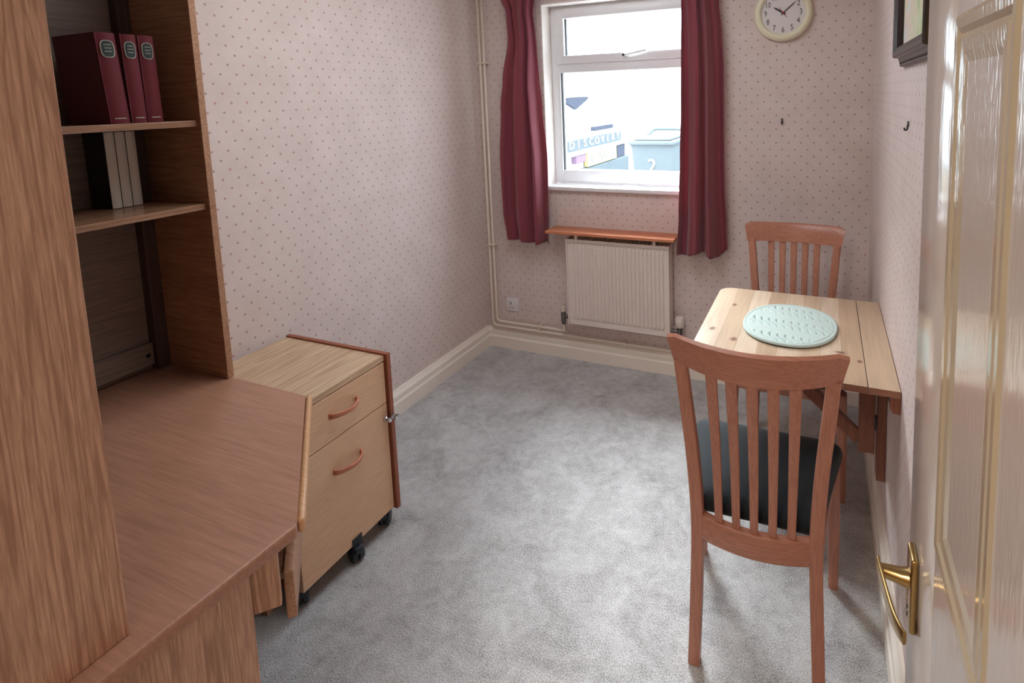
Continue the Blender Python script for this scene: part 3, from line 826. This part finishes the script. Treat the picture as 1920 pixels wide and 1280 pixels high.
    for i in range(len(rings) - 1):
        for k in range(m_): bm.faces.new((rings[i][k], rings[i][(k + 1) % m_], rings[i + 1][(k + 1) % m_], rings[i + 1][k]))
    bm.faces.new(rings[0][::-1]); bm.faces.new(rings[-1])
    obj('seat', bm, M['seat'], t, 'dark upholstered seat pad', smooth='all', local=True)
    return t


ch = make_chair((1.752, -1.298, 0.001), 0.02, 'nearer reddish wooden slat back chair with dark seat, back to the viewer', 'slat back dining chairs')
dup(ch, (1.782, -0.545, 0.001), PI - 0.01, 'far slat back chair tucked under the table by the window wall')

# ------------------------------------------------------------------ radiator, its shelf, pipes
RX0, RX1, RZ0, RZ1 = 0.594, 1.176, 0.245, 0.730
rad = thing('radiator', 'white ribbed panel radiator under the window', 'radiator', ((RX0 + RX1) / 2, -0.06, RZ0))
bm = B(); cols_ = []
def rib_profile():
    out = [(RX0 + 0.006, 0.0), (RX0 + 0.018, 0.0)]
    n = 24; x = RX0 + 0.028; p = (RX1 - RX0 - 0.056) / n
    for k in range(n):
        out += [(x, 0.0), (x + p * 0.22, 0.0075), (x + p * 0.72, 0.0075), (x + p * 0.94, 0.0)]; x += p
    return out + [(RX1 - 0.018, 0.0), (RX1 - 0.006, 0.0)]
prof = rib_profile(); zl = [(RZ0, 0), (RZ0 + 0.026, 0), (RZ0 + 0.044, 1), (RZ1 - 0.044, 1), (RZ1 - 0.026, 0), (RZ1 - 0.006, 0)]
gridv = [[bm.verts.new((x, -0.094 - d * f_, z)) for x, d in prof] for z, f_ in zl]
for i in range(len(zl) - 1):
    for k in range(len(prof) - 1): bm.faces.new((gridv[i][k], gridv[i][k + 1], gridv[i + 1][k + 1], gridv[i + 1][k]))
box(bm, RX0 + 0.004, RX1 - 0.004, -0.0945, -0.080, RZ0, RZ1 - 0.004)
obj('front_panel', bm, M['rad'], rad)
for x in (RX0, RX1 - 0.006): obj('side_cover', box(B(), x, x + 0.006, -0.104, -0.030, RZ0, RZ1, 0.002), M['rad'], rad)
bm = B(); box(bm, RX0, RX1, -0.105, -0.100, RZ1 - 0.012, RZ1 + 0.002, 0.001); box(bm, RX0, RX1, -0.034, -0.030, RZ1 - 0.012, RZ1 + 0.002)
for k in range(26):
    x = RX0 + 0.01 + k * (RX1 - RX0 - 0.02) / 25; box(bm, x - 0.003, x + 0.003, -0.101, -0.033, RZ1 - 0.003, RZ1)
obj('top_grille', bm, M['rad'], rad)
bm = B(); box(bm, RX0 + 0.006, RX1 - 0.006, -0.048, -0.036, RZ0 + 0.01, RZ1 - 0.02); obj('rear_panel', bm, M['rad'], rad)
for x in (0.72, 1.02): obj('wall_bracket', box(B(), x, x + 0.03, -0.036, 0.0, 0.30, 0.68), M['rad'], rad)
for (x, top, capc, nm) in ((0.546, 0.300, 'pipe', 'lockshield_valve'), (1.218, 0.342, 'rad', 'thermostatic_valve')):
    s_ = 1 if x < 1 else -1
    bm = B(); lathe(bm, [(0.011, -0.045), (0.013, -0.02), (0.014, 0.0), (0.014, 0.02), (0.010, 0.03)], (x, -0.062, 0.268), 'z', 14)
    b = obj(nm, bm, M['valve'], rad, smooth=40)
    bm = B(); sweep(bm, [(x, -0.062, 0.268), (x + s_ * 0.06, -0.062, 0.268)], circ(0.011, 12)); obj('union_nut', bm, M['valve'], b, smooth=40)
    if x < 1: pr = [(0.010, 0.294), (0.011, 0.300), (0.010, 0.325), (0.0, 0.327)]
    else: pr = [(0.012, 0.290), (0.020, 0.296), (0.024, 0.302), (0.024, 0.336), (0.020, 0.346), (0.0, 0.350)]
    obj('valve_cap', lathe(B(), pr, (x, -0.062, 0), 'z', 18), M[capc], b, smooth=40)

sh = thing('radiator_shelf', 'orange-brown wooden shelf on white brackets above the radiator', 'shelf', (0.84, -0.07, 0.765))
obj('board', box(B(), 0.486, 1.212, -0.135, -0.001, 0.760, 0.776, 0.003), M['radshelf'], sh, smooth=40)
for x in (0.660, 1.100):
    bm = B(); sweep(bm, fillet([(x, -0.120, 0.757), (x, -0.045, 0.757), (x, -0.012, 0.750), (x, -0.012, 0.7365)], 0.006), rrect(0.012, 0.006, 0.002), up=(1, 0, 0))
    obj('bracket', bm, M['pipe'], sh)
    obj('bracket', box(B(), x - 0.007, x + 0.007, -0.112, -0.100, 0.7345, 0.7595, 0.002), M['pipe'], sh)

pp = thing('heating_pipes', 'pair of cream painted heating pipes down the room corner to the radiator', 'pipe', (0.07, -0.03, 0.1))
bm = B(); sweep(bm, fillet([(0.054, -0.030, H - 0.001), (0.054, -0.030, 0.140), (1.218, -0.030, 0.140), (1.218, -0.062, 0.140), (1.218, -0.062, 0.226)], 0.028), circ(0.0078, 12)); obj('pipe', bm, M['pipe'], pp, smooth='all')
bm = B(); sweep(bm, fillet([(0.082, -0.030, H - 0.001), (0.082, -0.030, 0.168), (0.546, -0.030, 0.168), (0.546, -0.058, 0.174), (0.546, -0.062, 0.226)], 0.028), circ(0.0078, 12)); obj('pipe', bm, M['pipe'], pp, smooth='all')
for (z) in (1.712, 0.640):
    bm = B(); box(bm, 0.040, 0.098, -0.042, -0.0005, z - 0.004, z + 0.004, 0.001); obj('pipe_clip', bm, M['pipe'], pp)
obj('pipe_clip', box(B(), 0.372, 0.380, -0.042, -0.0005, 0.129, 0.180, 0.001), M['pipe'], pp)
obj('pipe_clip', box(B(), 0.900, 0.908, -0.042, -0.0005, 0.129, 0.152, 0.001), M['pipe'], pp)

# ------------------------------------------------------------------ socket, hooks
so = thing('wall_socket', 'small square white wall socket low beside the corner pipes', 'socket', (0.179, 0, 0.273))
obj('plate', box(B(), 0.139, 0.219, -0.009, 0.0, 0.233, 0.313, 0.003), M['socket'], so, smooth=40)
bm = B(); box(bm, 0.168, 0.173, -0.0098, -0.008, 0.272, 0.288); box(bm, 0.156, 0.165, -0.0098, -0.008, 0.250, 0.254); box(bm, 0.176, 0.185, -0.0098, -0.008, 0.250, 0.254)
obj('pin_slot', bm, M['gasket'], so)
obj('rocker_switch', box(B(), 0.194, 0.207, -0.0125, -0.008, 0.280, 0.300, 0.001), M['socket'], so)
hk = thing('wall_nail', 'small black nail stuck in the back wall below the clock', 'nail', (1.712, 0, 1.358))
bm = B(); sweep(bm, [(1.712, 0.0, 1.356), (1.712, -0.016, 1.362)], circ(0.002, 8)); box(bm, 1.709, 1.715, -0.010, -0.0002, 1.343, 1.372, 0.001); obj('shank', bm, M['black'], hk)
hk = thing('picture_hook', 'small black picture hook on the right wall below the framed picture', 'hook', (W, -1.193, 1.404))
bm = B(); box(bm, W - 0.003, W - 0.0002, -1.201, -1.185, 1.402, 1.415, 0.0008); obj('hook_plate', bm, M['black'], hk)
bm = B(); sweep(bm, fillet([(W - 0.003, -1.193, 1.404), (W - 0.003, -1.193, 1.393), (W - 0.009, -1.193, 1.392), (W - 0.010, -1.193, 1.399)], 0.003, 4), rrect(0.004, 0.002, 0.0006), up=(0, 1, 0)); obj('hook_wire', bm, M['black'], hk)

# ------------------------------------------------------------------ clock
CX, CZ = 1.7145, 1.861
ck = thing('wall_clock', 'round cream rimmed wall clock showing ten past ten', 'clock', (CX, 0, CZ))
obj('rim', lathe(B(), [(0.118, -0.001), (0.129, -0.006), (0.130, -0.016), (0.124, -0.027), (0.112, -0.033), (0.103, -0.031), (0.098, -0.022), (0.097, -0.014), (0.0, -0.014)], (CX, 0, CZ), 'y', 72), M['clockrim'], ck, smooth=50)
dial = obj('dial', lathe(B(), [(0.0975, -0.0142), (0.0975, -0.016), (0.0, -0.016)], (CX, 0, CZ), 'y', 64), M['clockface'], ck)
def onface(a, r, y=-0.0166):
    return Matrix.Translation((CX + r * math.sin(a), y, CZ + r * math.cos(a))) @ Matrix.Rotation(PI / 2, 4, 'X')
for k in range(1, 13):
    bm = B(); text_into(bm, str(k), 0.032, onface(k * PI / 6, 0.078) @ Matrix.Diagonal((0.85, 1.15, 1, 1)), 0.0002); obj('numeral', bm, M['ink'], dial)
def hand(a, l, w, y, tail=0.012):
    bm = B(); prism(bm, [(-w, -tail), (w, -tail), (w * 0.9, l * 0.7), (0, l), (-w * 0.9, l * 0.7)], 0, 0.0012)
    bm.transform(Matrix.Translation((CX, y, CZ)) @ Matrix.Rotation(a, 4, 'Y') @ Matrix.Rotation(PI / 2, 4, 'X')); return bm
obj('hour_hand', hand(-math.radians(57), 0.053, 0.0040, -0.0178), M['gasket'], dial)
obj('minute_hand', hand(math.radians(49), 0.080, 0.0023, -0.0196), M['ink'], dial)
obj('second_hand', hand(math.radians(144), 0.032, 0.0012, -0.0214, 0.03), M['red'], dial)
obj('hub', lathe(B(), [(0.0042, -0.016), (0.0042, -0.0235), (0.0, -0.0245)], (CX, 0, CZ), 'y', 16), M['red'], dial)

# ------------------------------------------------------------------ framed picture on the right wall
PY0, PY1, PZ_0, PZ_1 = -1.62, -1.068, 1.556, 2.0
pf = thing('framed_picture', 'dark framed landscape picture high on the right wall by the door', 'picture', (W, (PY0 + PY1) / 2, PZ_0))
prof_f = [(0.0, 0.001), (0.0, 0.009), (0.003, 0.012), (0.007, 0.012), (0.009, 0.009), (0.013, 0.015), (0.021, 0.017), (0.023, 0.029), (0.027, 0.032), (0.034, 0.031), (0.048, 0.024), (0.056, 0.012), (0.056, 0.001)]
bm = B(); rings = []
for ins, d in prof_f:
    i2 = ins
    rings.append([bm.verts.new((W - d, y, z)) for y, z in ((PY0 + i2, PZ_0 + i2), (PY1 - i2, PZ_0 + i2), (PY1 - i2, PZ_1 - i2), (PY0 + i2, PZ_1 - i2))])
for i in range(len(rings)):
    j = (i + 1) % len(rings)
    for k in range(4): bm.faces.new((rings[i][k], rings[i][(k + 1) % 4], rings[j][(k + 1) % 4], rings[j][k]))
obj('moulding', bm, M['frame'], pf)
obj('print', box(B(), W - 0.010, W - 0.001, PY0 + 0.05, PY1 - 0.05, PZ_0 + 0.05, PZ_1 - 0.05), M['print'], pf, 'pale green and pink landscape')


# ------------------------------------------------------------------ curtains
def interp(tab, z):
    for (za, va), (zb, vb) in zip(tab, tab[1:]):
        if za >= z >= zb:
            f = (za - z) / (za - zb); f = f * f * (3 - 2 * f); return va + (vb - va) * f
    return tab[0][1] if z > tab[0][0] else tab[-1][1]


def curtain(label, loc, left, right, depth, fold, hem, z1, seed, nx=110, nz=90):
    t = thing('curtain', label, 'curtain', loc, 0, 'curtains at the window')
    rnd = random.Random(seed); ph = [rnd.uniform(0, 6.28) for _ in range(4)]
    bm = B(); vs_ = []
    for j in range(nz + 1):
        row = []
        for i in range(nx + 1):
            u = i / nx; z0 = hem(u); z = z1 + (z0 - z1) * j / nz
            xl, xr = interp(left, z), interp(right, z)
            x = xl + (xr - xl) * (u + 0.012 * math.sin(u * 15 + z * 2 + ph[0]))
            y = depth(u, z) + fold(u, z, ph)
            row.append(bm.verts.new((x, y, z)))
        vs_.append(row)
    for j in range(nz):
        for i in range(nx): bm.faces.new((vs_[j][i], vs_[j + 1][i], vs_[j + 1][i + 1], vs_[j][i + 1]))
    bmesh.ops.recalc_face_normals(bm, faces=bm.faces)
    bmesh.ops.solidify(bm, geom=list(bm.faces), thickness=0.0025)
    obj('drape', bm, M['curtain'], t, smooth='all')
    return t


def warp(u, z, k):
    return u + 0.055 * math.sin(2 * PI * u + k) + 0.030 * math.sin(4.4 * PI * u + 1.7 * k + 0.35 * z)


def fold_left(u, z, ph):
    a = 0.020 + 0.020 * min(1.0, max(0.0, (2.1 - z) / 1.0))
    gather = math.exp(-((z - 1.97) / 0.09) ** 2); top = max(0.0, min(1.0, (z - 1.55) / 0.4))
    v = warp(u, z, 0.9)
    broad = math.sin(v * 2 * PI * 2.6 + 0.9 + 0.22 * math.sin(z * 2.6))
    broad = math.copysign(abs(broad) ** 0.65, broad)
    tight = math.sin(v * 2 * PI * 5.6 + 1.1 + 0.6 * z)
    return -a * broad * (1 - 0.55 * top) * (0.6 + 0.5 * u) - 0.012 * tight * top - 0.005 * math.sin(v * 2 * PI * 6.8 + 2.2 * z) * (1 - top) - 0.016 * gather


def fold_right(u, z, ph):
    a = 0.018 + 0.014 * min(1.0, max(0.0, (2.05 - z) / 1.1)); top = max(0.0, min(1.0, (z - 1.5) / 0.5))
    v = warp(u, z, 2.6)
    broad = math.sin(v * 2 * PI * 2.5 + 2.4 + 0.5 * z + 0.25 * math.sin(z * 3.1))
    broad = math.copysign(abs(broad) ** 0.6, broad)
    return -a * broad * (1 - 0.35 * top) - 0.008 * math.sin(v * 2 * PI * 5.2 + 1.0 + 0.9 * z) * (0.35 + 0.65 * top) - 0.003 * math.sin(v * 2 * PI * 9.5 + 2 * z)


cl = curtain('crimson curtain gathered on the left side of the window beside the pipes', (0.35, -0.08, 0.70),
             [(2.20, 0.200), (2.044, 0.250), (1.975, 0.280), (1.83, 0.282), (1.60, 0.246), (1.46, 0.228), (1.15, 0.206), (0.85, 0.206), (0.72, 0.222), (0.68, 0.232)],
             [(2.20, 0.490), (2.044, 0.460), (1.95, 0.448), (1.80, 0.446), (1.60, 0.446), (1.46, 0.456), (1.15, 0.477), (0.80, 0.476), (0.68, 0.470)],
             lambda u, z: -0.086, fold_left, lambda u: 0.700 - 0.018 * u - 0.006 * math.sin(u * 12), 2.20, 3)
cr = curtain('crimson curtain hanging on the right side of the window over the shelf end', (1.36, -0.10, 0.69),
             [(2.20, 1.248), (1.95, 1.258), (1.75, 1.258), (1.45, 1.256), (1.18, 1.248), (0.90, 1.236), (0.68, 1.222)],
             [(2.20, 1.415), (1.93, 1.426), (1.78, 1.440), (1.63, 1.447), (1.30, 1.447), (1.05, 1.450), (0.85, 1.460), (0.68, 1.466)],
             lambda u, z: -0.104 + 0.050 * max(0.0, (u - 0.80) / 0.2) ** 1.5, fold_right, lambda u: 0.700 + 0.022 * max(0, (u - 0.84) / 0.16) - 0.014 * math.sin(u * 9.5 + 0.4) * (1 - u * 0.4), 2.20, 8)
tr = thing('curtain_track', 'white curtain track above the window', 'curtain track', (0.85, -0.1, 2.2))
obj('rail', box(B(), 0.12, 1.56, -0.105, -0.085, 2.206, 2.228, 0.003), M['upvc'], tr)
for x in (0.2, 0.85, 1.5): obj('bracket', box(B(), x - 0.012, x + 0.012, -0.087, 0.0, 2.209, 2.225), M['upvc'], tr)

# ------------------------------------------------------------------ outside the window
struct('ground', box(B(), -25, 25, 0.18, 40, -0.25, -0.10), M['paving'])
# parked car, its tail towards +x
car = thing('parked_car', 'white car parked outside the window, tail with yellow plate in view', 'car', (-2.0, 1.75, -0.10))
CY0, CY1 = 0.86, 2.70
def car_section(poly_xz, y0, y1, taper):
    """body shell: side profile (x, z) lofted across the car's width with tumblehome"""
    bm = B(); n = len(poly_xz); rows_ = []
    for f in (0.0, 0.04, 0.12, 0.5, 0.88, 0.96, 1.0):
        ins = 0.07 if f in (0.0, 1.0) else (0.02 if f in (0.04, 0.96) else 0.0)
        r_ = []
        for x, z in poly_xz:
            up = max(0.0, z - 0.95); y = y0 + (y1 - y0) * f; c = (y0 + y1) / 2; y = c + (y - c) * (1 - taper * up)
            sx = -ins * 0.8 if x > -2 else ins * 0.8
            r_.append(bm.verts.new((x + sx - 0.04 * abs(2 * f - 1) ** 2 * (1 if x > -2 else -1), y, z)))
        rows_.append(r_)
    for i in range(len(rows_) - 1):
        for k in range(n): bm.faces.new((rows_[i][k], rows_[i][(k + 1) % n], rows_[i + 1][(k + 1) % n], rows_[i + 1][k]))
    bm.faces.new(rows_[0][::-1]); bm.faces.new(rows_[-1]); return bm
side = [(-0.02, 0.18), (0.02, 0.50), (0.02, 0.80), (0.0, 0.88), (-0.02, 1.16), (-0.10, 1.22), (-0.30, 1.56), (-0.60, 1.62), (-2.10, 1.64), (-2.45, 1.58), (-3.05, 1.10), (-4.05, 0.98), (-4.32, 0.80), (-4.36, 0.40), (-4.30, 0.18)]
obj('body', car_section(side, CY0, CY1, 0.24), M['carwhite'], car, smooth=40)
bm = prism(B(), [(1.36, 1.485), (1.97, 1.512), (1.90, 1.470), (1.66, 1.395), (1.56, 1.430)], 0, 0.03)
bm.transform(Matrix(((0, 0, 1, -0.135), (1, 0, 0, 0), (0, 1, 0, 0), (0, 0, 0, 1)))); obj('rear_window', bm, M['cardark'], car, 'dark rear window')
obj('spoiler', box(B(), -0.42, -0.10, 1.08, 2.04, 1.500, 1.530, 0.01), M['carwhite'], car)
obj('tailgate_handle', prism(B(), [(-0.03, 1.78), (0.006, 1.80), (0.012, 2.05), (0.006, 2.28), (-0.03, 2.30)], 1.196, 1.236, 0.006), M['cardark'], car)
bm = B(); box(bm, -0.03, 0.006, 0.98, 2.50, 1.060, 1.150, 0.004); tb = obj('trim_band', bm, M['cargrey'], car)
for k, chr_ in enumerate('DISCOVERY'):
    Mt = Matrix(((0, 0, 1, 0.0065), (1, 0, 0, 1.30 + k * 0.137), (0, 1, 0, 1.108), (0, 0, 0, 1)))
    obj('letter', text_into(B(), chr_, 0.125, Mt @ Matrix.Diagonal((1.1, 0.72, 1, 1)), 0.003), M['carwhite'], tb)
obj('bumper', box(B(), -0.06, 0.030, 0.90, 2.66, 0.60, 0.900, 0.02), M['cargrey'], car)
obj('bumper_lip', box(B(), -0.04, 0.036, 0.90, 2.62, 1.036 - 0.012, 1.060, 0.006), M['carwhite'], car)
pb = obj('number_plate', box(B(), 0.000, 0.036, 1.555, 2.270, 0.905, 1.024, 0.004), M['plate'], car, 'yellow number plate')
for k, chr_ in enumerate('V1NK1V'):
    Mt = Matrix(((0, 0, 1, 0.0365), (1, 0, 0, 1.645 + k * 0.107), (0, 1, 0, 0.964), (0, 0, 0, 1)))
    obj('letter', text_into(B(), chr_, 0.115, Mt @ Matrix.Diagonal((1.35, 0.95, 1, 1)), 0.0006), M['cargrey'], pb)
obj('tail_lamp', box(B(), -0.02, 0.026, 1.34, 1.545, 0.955, 1.020, 0.006), M['tail'], car)
obj('tail_lamp', box(B(), -0.02, 0.022, 2.33, 2.56, 0.90, 1.020, 0.006), M['cardark'], car)
for (x, y) in ((-0.82, CY0 + 0.11), (-0.82, CY1 - 0.11), (-3.45, CY0 + 0.11), (-3.45, CY1 - 0.11)):
    bm = lathe(B(), [(0.20, -0.10), (0.32, -0.10), (0.335, -0.07), (0.335, 0.07), (0.32, 0.10), (0.20, 0.10)], (x, y, 0.235), 'y', 28); w_ = obj('wheel', bm, M['tyre'], car, smooth=40)
    obj('hub_cap', lathe(B(), [(0.0, -0.09), (0.20, -0.095), (0.20, 0.095), (0.0, 0.09)], (x, y, 0.235), 'y', 24), M['metal'], w_)
for s_ in (CY0 - 0.002, CY1 - 0.006):
    pass
# wheelie bin
bn = thing('wheelie_bin', 'dark grey wheelie bin standing outside the window right of the car', 'bin', (-0.11, 4.25, -0.10))
bm = B(); rows_ = []
for z, e in ((-0.04, 0.05), (0.10, 0.04), (0.50, 0.02), (0.835, 0.0), (0.870, -0.012)):
    rows_.append([bm.verts.new((x, y, z)) for x, y in ((-0.385 + e, 3.98 + e), (0.150 - e, 3.98 + e), (0.150 - e, 4.60 - e), (-0.385 + e, 4.60 - e))])
for i in range(4):
    for k in range(4): bm.faces.new((rows_[i][k], rows_[i][(k + 1) % 4], rows_[i + 1][(k + 1) % 4], rows_[i + 1][k]))
bm.faces.new(rows_[0][::-1]); bm.faces.new(rows_[-1]); obj('body', bm, M['binm'], bn)
bm = B(); box(bm, -0.420, 0.185, 3.93, 4.66, 0.872, 0.925, 0.02); box(bm, -0.36, 0.12, 3.99, 4.60, 0.925, 0.955, 0.025); obj('lid', bm, M['binm'], bn, smooth=40)
bm = B(); sweep(bm, fillet([(0.10, 4.50, 0.93), (0.14, 4.64, 1.02), (0.02, 4.70, 1.03), (-0.30, 4.70, 1.03), (-0.36, 4.62, 0.95)], 0.05), circ(0.022, 8)); obj('handle', bm, M['binm'], bn, smooth=40)
obj('house_number', text_into(B(), '2', 0.24, Matrix.Translation((-0.12, 3.985, 0.60)) @ Matrix.Rotation(PI / 2, 4, 'X'), 0.006), M['carwhite'], bn, 'white painted number 2')
for x in (-0.40, 0.165):
    obj('wheel', lathe(B(), [(0.0, -0.03), (0.10, -0.03), (0.10, 0.03), (0.0, 0.03)], (x, 4.60, 0.0), 'x', 20), M['tyre'], bn)
